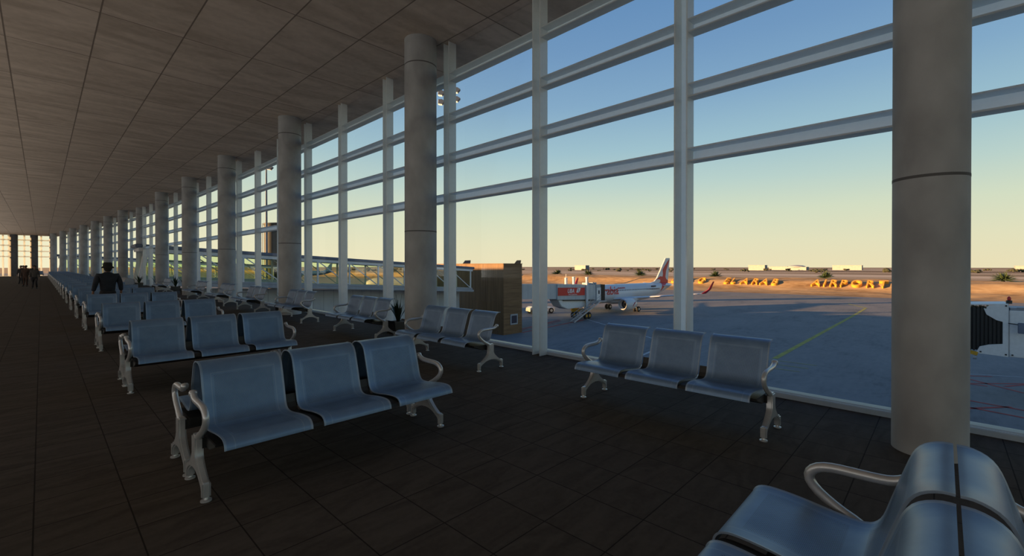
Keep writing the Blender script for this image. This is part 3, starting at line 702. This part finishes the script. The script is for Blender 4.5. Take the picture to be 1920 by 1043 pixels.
# ------------------------------------------------------------------ airliner
def make_airliner(body_m, accent, livery=True):
    root = empty('airliner'); R = 1.975; ZC = 3.9
    prof = [(0, .02, -.55), (.15, .34, -.52), (.5, .68, -.46), (1.1, 1.05, -.36), (2.0, 1.43, -.22), (3.2, 1.74, -.09), (4.6, 1.93, -.01), (6, R, 0), (23.5, R, 0), (26, 1.90, .08), (28.5, 1.70, .27),
            (31, 1.38, .57), (33.3, 1.02, .88), (35.3, .66, 1.13), (36.8, .34, 1.28), (37.5, .13, 1.33)]
    b = MB(); n = 36
    for x, r, dz in prof:
        for j in range(n):
            t = 2 * PI * j / n; b.v.append((x, r * math.cos(t), ZC + dz + r * math.sin(t)))
    for i in range(len(prof) - 1):
        for j in range(n): a = i * n + j; q = i * n + (j + 1) % n; b.f.append((a, q, q + n, a + n))
    b.f.append(tuple(range(n))); b.f.append(tuple((len(prof) - 1) * n + j for j in range(n)))
    b.build('fuselage', body_m, root, smooth=True, angle=80)
    MB().lathe([(.1, 11.4), (.75, 12.4), (1.25, 14), (1.35, 17), (1.2, 20), (.5, 22.6), (.1, 23.2)], 20, Matrix.Translation((0, 0, 2.35)) @ Matrix.Diagonal((1, 1.35, .62, 1)), 'x').build('belly_fairing', body_m, root, smooth=True)
    # wings
    def wing(s, x0, c0, x1, c1, y0, y1, z0, z1, t0, t1, name, m, par):
        pr = [(0, 0), (.03, .45), (.12, .8), (.35, 1.), (.65, .75), (1, .05), (.65, -.35), (.3, -.55), (.05, -.4)]
        vs = []
        for x, c, y, z, t in ((x0, c0, y0, z0, t0), (x1, c1, y1, z1, t1)): vs += [(x + c * a, s * y, z + t * h) for a, h in pr]
        k = len(pr); fs = [tuple(range(k)), tuple(range(k, 2 * k))] + [(i, (i + 1) % k, k + (i + 1) % k, k + i) for i in range(k)]
        return MB().add(vs, fs).build(name, m, par, smooth=True, angle=40)
    for s in (-1, 1):
        wing(s, 12.3, 6.9, 15.1, 3.9, 1.2, 6.4, 2.75, 3.25, .42, .28, 'wing_root', body_m, root)
        wg = wing(s, 15.1, 3.9, 20.3, 1.6, 6.4, 17.0, 3.25, 4.35, .28, .12, 'wing', body_m, root)
        for y in (5, 8.2, 11.6): MB().lathe([(.03, 0), (.16, .8), (.19, 1.6), (.03, 3.1)], 10, Matrix.Translation((15.7 + .5 * (y - 5), s * y, 3.0 + .1 * (y - 5))), 'x').build('flap_fairing', body_m, wg, smooth=True)
        wl = MB().add([(20.3, s * 17, 4.33), (21.9, s * 17, 4.33), (22.5, s * 17.75, 5.2), (21.5, s * 17.75, 5.2), (23.3, s * 18.0, 6.75), (22.75, s * 18.0, 6.75)] +
                      [(20.35, s * 16.9, 4.43), (21.8, s * 16.9, 4.43), (22.42, s * 17.65, 5.2), (21.55, s * 17.65, 5.2), (23.26, s * 17.93, 6.72), (22.8, s * 17.93, 6.72)],
                      [(0, 1, 2, 3), (3, 2, 4, 5), (6, 9, 8, 7), (9, 11, 10, 8), (1, 7, 8, 2), (2, 8, 10, 4), (0, 3, 9, 6), (3, 5, 11, 9), (5, 4, 10, 11), (0, 6, 7, 1)]).build('winglet', accent, root)
        wing(s, 31.6, 3.3, 34.4, 1.3, .4, 6.2, 4.95, 5.55, .2, .08, 'tailplane', body_m, root)
        en = MB().lathe([(.86, 10.3), (1.02, 10.25), (1.17, 10.5), (1.22, 11.3), (1.18, 12.8), (1.0, 13.7), (.86, 13.9), (.80, 13.7), (.80, 10.9), (.84, 10.4)], 28, Matrix.Translation((0, s * 5.75, 2.05)), 'x', False).build('engine', body_m, root, smooth=True)
        MB().lathe([(.80, 11.0), (.75, 11.05), (.25, 11.0), (.1, 10.6), (.02, 10.5)], 24, Matrix.Translation((0, s * 5.75, 2.05)), 'x').build('fan', M['dark'], en, smooth=True)
        MB().lathe([(.88, 10.29), (1.03, 10.22), (1.12, 10.42), (1.10, 10.46)], 28, Matrix.Translation((0, s * 5.75, 2.05)), 'x', False).build('intake_lip', M['alu'], en, smooth=True)
        MB().lathe([(.62, 13.7), (.50, 14.6), (.25, 14.7), (.05, 15.4)], 20, Matrix.Translation((0, s * 5.75, 2.05)), 'x').build('exhaust', M['alu'], en, smooth=True)
        MB().prism([(11.6, 3.1), (15.6, 3.35), (16.2, 3.0), (14.3, 2.6), (12.0, 2.95)], 'y', s * 5.75 - .16, s * 5.75 + .16).build('pylon', body_m, en)
        g = MB().tube([(17.7, s * 3.8, .6), (17.6, s * 3.7, 2.9)], .13, 10).bar((17.7, s * 3.5, .6), (17.7, s * 4.1, .6), .16).build('landing_gear', M['alu'], root)
        for dy in (-.42, .42):
            wh = MB().lathe([(.2, -.2), (.5, -.2), (.585, -.12), (.585, .12), (.5, .2), (.2, .2)], 22, Matrix.Translation((17.7, s * 3.8 + dy, .586)), 'y').build('wheel', M['rubber'], g, smooth=True)
            MB().lathe([(.08, -.23), (.26, -.215), (.26, .215), (.08, .23)], 14, Matrix.Translation((17.7, s * 3.8 + dy, .586)), 'y').build('hub', M['alu'], g)
    g = MB().tube([(5.1, 0, .4), (5.1, 0, 2.3)], .1, 10).build('nose_gear', M['alu'], root)
    for dy in (-.25, .25): MB().lathe([(.1, -.11), (.34, -.11), (.38, -.05), (.38, .05), (.34, .11), (.1, .11)], 18, Matrix.Translation((5.1, dy, .381)), 'y').build('wheel', M['rubber'], g, smooth=True)
    fin = [(27.6, 5.72), (29.9, 6.15), (31.0, 6.9), (34.6, 11.72), (36.55, 11.78), (35.6, 5.6), (33.0, 5.45)]
    fb = MB().prism(fin, 'y', -.16, .16).build('fin', body_m if livery else accent, root, bevel=.06)
    if livery:
        sw = [(36.35, 11.5), (35.5, 11.0), (34.1, 9.7), (33.3, 8.9), (33.5, 7.9), (33.3, 7.25), (32.3, 7.35), (31.3, 6.9), (30.4, 6.35), (31.4, 6.65), (32.2, 6.55), (32.4, 6.1), (31.7, 5.75), (35.6, 5.65), (35.62, 6.3), (34.9, 6.6), (34.5, 7.2), (34.8, 8.6), (35.6, 10.1)]
        for s in (-1, 1):
            MB().prism(sw, 'y', min(s * .165, s * .18), max(s * .165, s * .18)).build('bird_emblem', accent, root)
        # red sash around the rear fuselage
        def fr(x):
            for (a, ra, da), (c, rc, dc) in zip(prof, prof[1:]):
                if x <= c: t = (x - a) / (c - a); return ra + (rc - ra) * t, da + (dc - da) * t
        for s in (-1, 1):
            vs = []; fs = []; K = 14
            for i in range(K):
                t = i / (K - 1); th = PI / 2 - t * 1.95
                xa = 32.3 - 1.9 * t ** 1.5; wd = 2.9 * (1 - t) ** .8 + .35
                for x in (xa, xa + wd * .5, xa + wd):
                    r, dz = fr(x); r += .02; vs.append((x, s * r * math.cos(th), ZC + dz + r * math.sin(th)))
            for i in range(K - 1):
                for j in range(2): a = 3 * i + j; fs.append((a, a + 1, a + 4, a + 3))
            MB().add(vs, fs).build('red_sash', accent, root, smooth=True)
        b = MB()
        for s in (-1, 1):
            for i in range(40):
                x = 6.6 + i * .58
                for z0 in (0,):
                    zc = 4.55; y = math.sqrt((R + .012) ** 2 - (zc - ZC) ** 2)
                    b.box(x - .11, x + .11, min(s * (y - .05), s * y), max(s * (y - .05), s * y), zc - .16, zc + .16)
        b.build('window_row', M['dark'], root)
        t = text('airline_title', 'air arabia', 2.5, accent, root, .02, 'RIGHT', 0, .025); t.location = (13.9, -2.01, 3.85); t.rotation_euler = (PI / 2 - .06, 0, 0)
        b = MB()                                            # small script title beside the large one
        for i in range(9): b.tube([(13.6 + .3 * i, -1.87, 5.02 + .05 * (i % 3)), (13.75 + .3 * i, -1.86, 5.14 + .12 * (i % 2)), (13.88 + .3 * i, -1.87, 5.0)], .055, 6)
        b.build('small_title', accent, root)
        b = MB()
        for i in range(6): b.box(26.2 + .33 * i, 26.4 + .33 * i, -1.78, -1.70, 5.02, 5.3)
        b.build('registration', M['dark'], root)
        MB().prism([(12.2, 2.0), (12.6, 2.15), (13.0, 2.6), (12.75, 2.5), (12.55, 2.35), (12.35, 1.95), (12.0, 1.6)], 'y', -6.98, -6.95).build('engine_emblem', accent, root)
        MB().add([(.95, -.72, ZC - .12 + .42), (1.75, -1.05, ZC + .55), (2.1, -.9, ZC + .92), (1.35, -.55, ZC + .5), (1.35, .55, ZC + .5), (2.1, .9, ZC + .92), (1.75, 1.05, ZC + .55), (.95, .72, ZC + .3)], [(0, 1, 2, 3), (3, 2, 5, 4), (4, 5, 6, 7)]).build('windscreen', M['dark'], root)
    return root
pl = make_airliner(M['plane'], M['red']); pl.location = (71.2, 53.5, APR + .012); pl.rotation_euler = (0, 0, math.radians(-7))
tag(pl, 'white airliner with a red bird-like tail emblem and large red title', 'airplane')
for loc, rz, sc_, m2, lb in (((144, 398, APR + .012), -.80, 1., M['plane_blue'], 'distant airliner with a blue tail, seen through the glass-sided bridge'),
                        ((76.1, 143, APR + .012), -.806, 1., M['plane_navy'], 'airliner whose dark blue fin shows above the wood-clad block at its left'),
                        ((131.2, 173.8, APR + .012), -.806, 1.07, M['dark'], 'airliner whose dark grey fin shows above the wood-clad block at its right')):
    q = make_airliner(M['plane_blue'] if m2 is M['plane_blue'] else M['grey_panel'], m2, False); q.location = loc; q.rotation_euler = (0, 0, rz); q.scale = (sc_,) * 3; tag(q, lb, 'airplane')

# tow tractor
tg = empty('tow_tractor', (69.3, 61.9, APR + .012), -.42, 'low white tow tractor parked behind the wood-clad block', 'vehicle')
MB().prism([(0, .45), (.1, 1.15), (.6, 1.45), (3.0, 1.25), (5.6, 1.15), (5.8, .95), (5.7, .42), (4.9, .40), (1.3, .40)], 'y', -1.1, 1.1).build('body', M['white'], tg, bevel=.05)
MB().box(1.9, 2.3, -1.12, -1.09, .6, 1.0).box(2.7, 3.5, -1.12, -1.09, .65, .95).build('side_vent', M['black'], tg)
for x in (.85, 4.85):
    for s in (-1, 1):
        wh = MB().lathe([(.2, -.18), (.5, -.18), (.57, -.1), (.57, .1), (.5, .18), (.2, .18)], 22, Matrix.Translation((x, s * 1.05, .571)), 'y').build('wheel', M['rubber'], tg, smooth=True)
        MB().lathe([(.06, -.21), (.3, -.2), (.3, .2), (.06, .21)], 14, Matrix.Translation((x, s * 1.05, .571)), 'y').build('hub', M['alu'], wh)

# ------------------------------------------------------------------ right-hand jetway (cab with black bellows)
rj = empty('jetway', (48.6, -3.4, 0), 0, 'white jetway cab with black accordion hood, cut by the right edge', 'jetway')
side = [(1.65, -4.93), (-.0, -5.02), (0, -1.16), (.95, -1.32), (1.25, -1.55), (1.1, -2.0), (.6, -2.38), (.28, -2.48), (.28, -4.1), (.95, -4.22), (1.45, -4.42)]
MB().prism([(y, z) for y, z in side], 'x', -.02, .08).build('hood_side', M['white'], rj, bevel=.01)
bl = MB()
for i in range(9): bl.box(.10 - .03 * (i % 2), 3.1, .2 + .21 * i, .34 + .21 * i, -4.75, -1.52 + .05 * (i % 2))
bl.box(.2, 3.0, .2, 2.0, -4.7, -1.6); bl.build('bellows', M['black'], rj, bevel=.015)
MB().prism([(0, -1.14), (2.3, -1.28), (2.3, -1.36), (0, -1.22)], 'x', .0, 3.2).build('hood_roof', M['white'], rj)
MB().box(.0, 3.2, -.02, .02, -5.0, -1.15).build('cab_frame', M['grey_panel'], rj)
MB().box(.05, 3.3, -9.5, -.03, -5.0, -1.62).build('tunnel', M['white'], rj, bevel=.04)
b = MB().box(.3, 2.9, -2.5, -.1, -1.6, -1.45); b.tube([(.1, -.4, -1.42), (.1, -2.6, -1.42)], .05, 8); b.tube([(.1, -1.1, -1.6), (.1, -1.1, -1.2)], .05, 8); b.build('roof_equipment', M['grey_panel'], rj)
MB().bar((-.1, 0.0, -2.55), (-.5, -.55, -2.6), .06).build('camera_arm', M['black'], rj)
MB().box(-.62, -.35, -.85, -.42, -3.2, -2.45).build('camera_box', M['roofgrey'], rj, bevel=.03)
MB().lathe([(.16, -1.15), (.16, -.92), (.10, -.9)], 12, Matrix.Translation((.35, -.05, 0))).build('beacon_base', M['black'], rj)
MB().lathe([(.09, -.9), (.11, -.78), (.09, -.68), (.02, -.62)], 12, Matrix.Translation((.35, -.05, 0))).build('beacon', M['red'], rj, smooth=True)
MB().bar((0, 1.55, -4.98), (0, 3.4, -4.55), .22, .26).build('bumper', M['yellow'], rj)
MB().lathe([(.05, -.1), (.15, -.1), (.15, .1), (.05, .1)], 10, Matrix.Translation((0, 1.7, -5.25)), 'y').build('sensor', M['grey_panel'], rj)
b = MB()
for y, z in ((1.15, -1.5), (.12, -1.3), (.12, -4.86), (1.4, -4.8), (-.2, -4.85)): b.box(-.04, -.02, y - .05, y + .05, z - .05, z + .05)
b.build('corner_fitting', M['black'], rj)
b = MB().bar((1.6, -5.5, -5), (1.6, -5.5, APR + .5), .4); b.box(.2, 3.0, -6.0, -5.0, APR + .3, APR + .7); b.build('support_leg', M['grey_panel'], rj)
for x in (.4, 2.8): MB().lathe([(.1, -.2), (.5, -.2), (.5, .2), (.1, .2)], 18, Matrix.Translation((x, -5.5, APR + .5)), 'y').build('wheel', M['rubber'], rj, smooth=True)

# ------------------------------------------------------------------ letters on the sandy bank
letters = [('B', 1265), ('O', 1279), ('R', 1295), ('G', 1315), ('E', 1364), ('L', 1376), ('A', 1397), ('R', 1416), ('A', 1434), ('B', 1453),
           ('A', 1531), ('I', 1547), ('R', 1563), ('P', 1582), ('O', 1606), ('R', 1632), ('T', 1656)]
LY = [90.4, 87.4, 84.2, 78.2, 67.3, 64.5, 60.1, 56.2, 52.7, 49.0, 35.0, 32.3, 29.6, 26.6, 22.8, 18.9, 15.3]
words = ['first word'] * 4 + ['word EL'] * 2 + ['word ARAB'] * 4 + ['word AIRPORT'] * 7
pos_in = [1, 2, 3, 4, 1, 2, 1, 2, 3, 4, 1, 2, 3, 4, 5, 6, 7]
for (ch, _), y, wd, pi_ in zip(letters, LY, words, pos_in):
    t = text('hillside_letter', ch, 7.0, M['letter'], None, .48, 'CENTER', .0, .06)
    t.location = (202.0, y, -5.75)
    # lie on the bank: local x -> -Y world, local y -> uphill (+X, tilted)
    sl = math.radians(22); sx = {'O': .62, 'G': .62, 'A': .62, 'I': .7, 'T': .64}.get(ch, .62)
    ex = Vector((0, -1, 0)); ey = Vector((math.cos(sl), 0, math.sin(sl))); ez = ex.cross(ey)
    t.rotation_euler = Matrix((ex, ey, ez)).transposed().to_euler(); t.scale = (sx, 1, 1)
    tag(t, 'big golden letter %s on the sandy bank, %s letter of the %s' % (ch, ORD[pi_ - 1], wd), 'letter', 'golden letters on the sandy bank')

# ------------------------------------------------------------------ palms, shrubs, horizon
def make_palm(seed, R, H):
    rnd = random.Random(seed); root = empty('bushy_palm')
    MB().tube([(0, 0, -.6), (0, 0, H * .22)], [.45, .35], 10).build('trunk', M['trunk'], root)
    b = MB()
    for k in range(90):
        a = rnd.uniform(0, 2 * PI); el = rnd.uniform(.05, 1.35); L = R * rnd.uniform(.75, 1.05); ox, oy = rnd.uniform(-.3, .3) * R * .4, rnd.uniform(-.3, .3) * R * .4
        pts = []
        for i in range(7):
            t = i / 6; r = L * t * math.cos(el); z = H * .12 + L * (math.sin(el) * t * (H / R) - .28 * t * t * math.cos(el))
            pts.append(Vector((ox + math.cos(a) * r, oy + math.sin(a) * r, z)))
        sd = Vector((-math.sin(a), math.cos(a), 0)); vs = []
        for i, p in enumerate(pts):
            ww = .30 * math.sin(min(1, i / 6 + .12) * PI) + .02; vs += [p - sd * ww + Vector((0, 0, -ww * .5)), p, p + sd * ww + Vector((0, 0, -ww * .5))]
        fs = []
        for i in range(6): q = 3 * i; fs += [(q, q + 1, q + 4, q + 3), (q + 1, q + 2, q + 5, q + 4)]
        b.add(vs, fs)
    b.build('fronds', M['palm'], root); return root
palms = [(238, 186.1, 5.6, 3.9, 'leafy palm clump on the bank, leftmost, near the jetway'), (238, 161.5, 5.4, 3.8, 'leafy palm clump on the bank above the red advertising board'),
         (238, 126.1, 5.6, 3.8, 'leafy palm clump on the bank above the airliner fuselage'), (238, 84.1, 4.6, 3.6, 'leafy palm clump on the bank left of the word EL'),
         (238, 37.3, 4.6, 3.7, 'leafy palm clump on the bank above the gap before the word AIRPORT'), (238, -15.4, 5.0, 3.9, 'leafy palm clump on the bank at the right edge')]
for i, (x, y, r, h, lb) in enumerate(palms):
    p = make_palm(50 + i, r, h); p.location = (x, y, berm(x) + .1); tag(p, lb, 'palm', 'palm clumps on the bank')

def make_tree(seed):
    rnd = random.Random(seed); b = MB()
    root = empty('desert_tree')
    for k in range(9):
        p = Vector((rnd.uniform(-2.8, 2.8), rnd.uniform(-3.6, 3.6), rnd.uniform(1.0, 3.6))); r = rnd.uniform(1.1, 2.1)
        b.lathe([(.1 * r, -r), (.7 * r, -.7 * r), (1.0 * r, 0), (.75 * r, .66 * r), (.1 * r, r)], 7, Matrix.Translation(p))
    b.build('crown', M['bush'], root); MB().tube([(0, 0, -1.5), (0, 0, 2)], .3, 6).build('trunk', M['trunk'], root)
    return root
protos = [make_tree(s) for s in (1, 2, 3)]
used = [False] * 3; tpos = []
hpos = [((.722 + .692 * u) * dd, (.692 - .722 * u) * dd) for u, dd in ((.5456, 820), (.594, 900), (.634, 850), (.744, 880), (1.136, 800), (.155, 900))]
for k in range(150):
    j = k % 3
    o = protos[j] if not used[j] else copy_tree(protos[j]); used[j] = True
    for _t in range(60):
        d = random.uniform(640, 1150); a = math.radians(random.uniform(24, 99)); q = (d * math.sin(a), d * math.cos(a))
        if all((q[0] - z[0]) ** 2 + (q[1] - z[1]) ** 2 > 190 for z in tpos) and all((q[0] - z[0]) ** 2 + (q[1] - z[1]) ** 2 > 900 for z in hpos): break
    tpos.append(q)
    o.location = (d * math.sin(a), d * math.cos(a), -6.1); sc = random.uniform(.6, 1.25)
    o.scale = (sc, sc, sc * random.uniform(.5, .8)); o.rotation_euler[2] = random.uniform(0, 6)
    tag(o, 'small dark tree or shrub in the scattered row along the horizon', 'tree', 'trees along the horizon')

def hall(x, y, w, d, h, rz, lb, dome=False):
    r = empty('distant_hall', (x, y, -6.3), rz, lb, 'building')
    MB().box(-d / 2, d / 2, -w / 2, w / 2, 0, h).build('hall_body', M['bldg'], r)
    MB().box(-d / 2 - .5, d / 2 + .5, -w / 2 - .5, w / 2 + .5, h, h + .4).build('roof_edge', M['roofdeck'], r)
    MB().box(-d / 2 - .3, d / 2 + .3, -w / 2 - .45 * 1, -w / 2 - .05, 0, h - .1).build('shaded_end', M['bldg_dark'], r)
    if dome: MB().lathe([(w * .42, h), (w * .40, h + 1.6), (w * .28, h + 3.0), (w * .1, h + 3.8), (.1, h + 4)], 24).build('dome', M['grey_panel'], r, smooth=True)
def pol(px, dist):
    """bearing helper: plan position for a viewing bearing given as tangent right of the view axis"""
    u = px; x = .722 + .692 * u; y = .692 - .722 * u; return x * dist, y * dist
for u, dist, w, d, h, lb, dome in ((.545, 820, 27, 14, 9.4, 'pale box-shaped hall on the horizon above the letters of EL ARAB', False), (.592, 900, 32, 14, 6.6, 'low pale hall on the horizon beside the domed building', False),
                             (.632, 850, 34, 22, 6.0, 'wide domed building on the horizon above the gap between words', True), (.744, 880, 46, 14, 9.2, 'pale long hall on the horizon above the word AIRPORT', False),
                             (1.136, 800, 22, 14, 8.0, 'pale hall on the horizon at the right edge', False), (.155, 900, 26, 12, 9, 'small pale hall on the horizon above the jetway', False)):
    x, y = pol(u, dist); hall(x, y, w, d, h, 0, lb, dome)

# floodlight masts and dark tank
def mast(x, y, zt, lb, lamps):
    r = empty('floodlight_mast', (x, y, APR), 0, lb, 'light mast')
    MB().tube([(0, 0, 0), (0, 0, zt - APR)], [.32, .16], 10).build('pole', M['bldg_dark'], r)
    for dx, dy, dz in lamps:
        MB().bar((0, 0, dz + zt - APR), (dx, dy, dz + zt - APR), .08).build('bracket', M['bldg_dark'], r)
        l = MB().prism([(-.55, -.35), (.15, -.45), (.65, .1), (.1, .45), (-.5, .4)], 'y', -.4, .4)
        o = l.build('floodlight', M['bldg_dark'], r, loc=(dx, dy, dz + zt - APR), bevel=.03); o.rotation_euler[2] = -.75
        q = MB().add([(-.57, -.36, -.35), (-.57, .36, -.35), (-.53, .36, .38), (-.53, -.36, .38)], [(0, 1, 2, 3)]).build('lamp_face', M['lamp'], o)
        q = MB().add([(-.54, -.36, -.37), (-.54, .36, -.37), (.14, .36, -.47), (.14, -.36, -.47)], [(0, 1, 2, 3)]).build('lamp_face', M['lamp'], o)
mast(50.2, 63.9, 33.4, 'tall floodlight mast whose lamps show beside the second column', [(1.1, -1.15, -.5), (1.1, -1.15, -2.1), (-.8, .85, -1.0), (-.8, .85, -2.6)])
mast(34.6, 108.6, 24.6, 'slender floodlight mast seen through the high panes beside the third column', [(-.6, .6, 0), (.6, -.6, -1.2)])
tk = empty('dark_tower', (39.9, 118.5, APR), 0, 'dark round tower rising behind the glass-sided bridge', 'tower')
MB().lathe([(2.6, 0), (2.6, 19.8), (2.75, 19.8), (2.75, 20.2), (.3, 20.5)], 28).build('shaft', M['tank'], tk, smooth=True)
MB().tube([(-2.68, 1.2, 5), (-2.68, 1.2, 20.2)], .09, 6).build('ladder', M['grey_panel'], tk)

# lettering becomes plain mesh
bpy.context.view_layer.update()
dg = bpy.context.evaluated_depsgraph_get()
for t in TEXTS:
    me = bpy.data.meshes.new_from_object(t.evaluated_get(dg)); n = t.name
    o = bpy.data.objects.new('tmp', me); C.objects.link(o); o.parent = t.parent
    o.location = t.location; o.rotation_euler = t.rotation_euler; o.scale = t.scale
    for k_ in ('label', 'category', 'group'):
        if k_ in t: o[k_] = t[k_]
    if not me.materials: me.materials.append(t.data.materials[0])
    bpy.data.objects.remove(t); o.name = n

# ------------------------------------------------------------------ sky and sun
wd = bpy.data.worlds.new('sky'); SC.world = wd; wd.use_nodes = True; nt = wd.node_tree
class GW(G):
    def __init__(s, nt): s.nt = nt
g = GW(nt); bg = nt.nodes['Background']
tc = g.n('ShaderNodeTexCoord'); sp = g.n('ShaderNodeSeparateXYZ'); nt.links.new(tc.outputs['Generated'], sp.inputs[0])
el = g.m('MAXIMUM', sp.outputs[2], 0.)                    # sine of the elevation
stops = [(0, (236, 224, 184)), (.05, (228, 225, 190)), (.11, (212, 222, 196)), (.17, (186, 210, 204)), (.24, (158, 193, 206)), (.33, (131, 169, 200)), (.42, (113, 152, 192)), (.52, (97, 139, 185)), (.75, (66, 105, 160)), (1., (48, 82, 138))]
col = g.ramp(el, [(p, lin(c)) for p, c in stops])
SUNAZ = Vector((-.80, .60, 0)).normalized()
dt = g.n('ShaderNodeVectorMath', operation='DOT_PRODUCT'); nt.links.new(tc.outputs['Generated'], dt.inputs[0]); dt.inputs[1].default_value = SUNAZ
k = g.m('POWER', g.m('MAXIMUM', g.m('MULTIPLY', g.m('ADD', dt.outputs['Value'], 1.), .5), 0.), 2.2)
low = g.m('POWER', g.m('SUBTRACT', 1., el), 5.)
warm = g.mix(g.m('MULTIPLY', g.m('MULTIPLY', k, low), .75), col, (1.03, .99, .70, 1))
nt.links.new(warm, bg.inputs[0]); bg.inputs[1].default_value = 1.0

sun = bpy.data.lights.new('sun', 'SUN'); sun.energy = 15; sun.color = (1, .56, .23); sun.angle = math.radians(.6)
so = bpy.data.objects.new('sun', sun); C.objects.link(so)
e = math.radians(7.1); sd = Vector((SUNAZ.x * math.cos(e), SUNAZ.y * math.cos(e), math.sin(e)))
so.rotation_euler = sd.to_track_quat('Z', 'Y').to_euler(); so.location = (0, 0, 60)

def area(name, loc, rot, sx, sy, power, color):
    l = bpy.data.lights.new(name, 'AREA'); l.shape = 'RECTANGLE'; l.size = sx; l.size_y = sy; l.energy = power; l.color = color
    o = bpy.data.objects.new(name, l); C.objects.link(o); o.location = loc; o.rotation_euler = rot; return o
LY_ = 112
# added fill: two unseen area lamps by the left wall brighten hall and ceiling
area('side_fill', (XLEFT + .05, 45, 3.4), (0, -PI / 2, 0), 5.6, LY_, 600, (1, .98, .96))
area('ceiling_fill', (XLEFT + 1.0, 45, 1.2), (PI, math.radians(22), 0), 1.6, LY_, 1120, (1, .92, .84))

# ------------------------------------------------------------------ camera
cam = bpy.data.cameras.new('camera'); co = bpy.data.objects.new('camera', cam); C.objects.link(co); SC.camera = co
cam.sensor_fit = 'HORIZONTAL'; cam.sensor_width = 36; cam.lens = 845.417 / 1920 * 36
cam.shift_y = -(521.5 - 503.486) / 1920; cam.clip_end = 8000; cam.clip_start = .05
co.location = (0, 0, 1.6)
co.rotation_euler = (PI / 2 - math.radians(.29324), 0, -math.radians(46.2308))
SC.view_settings.view_transform = 'Standard'; SC.view_settings.look = 'None'; SC.view_settings.exposure = 0
SC.cycles.max_bounces = 8; SC.cycles.diffuse_bounces = 5; SC.cycles.transparent_max_bounces = 16; SC.cycles.caustics_reflective = False
SC.cycles.sample_clamp_indirect = 4
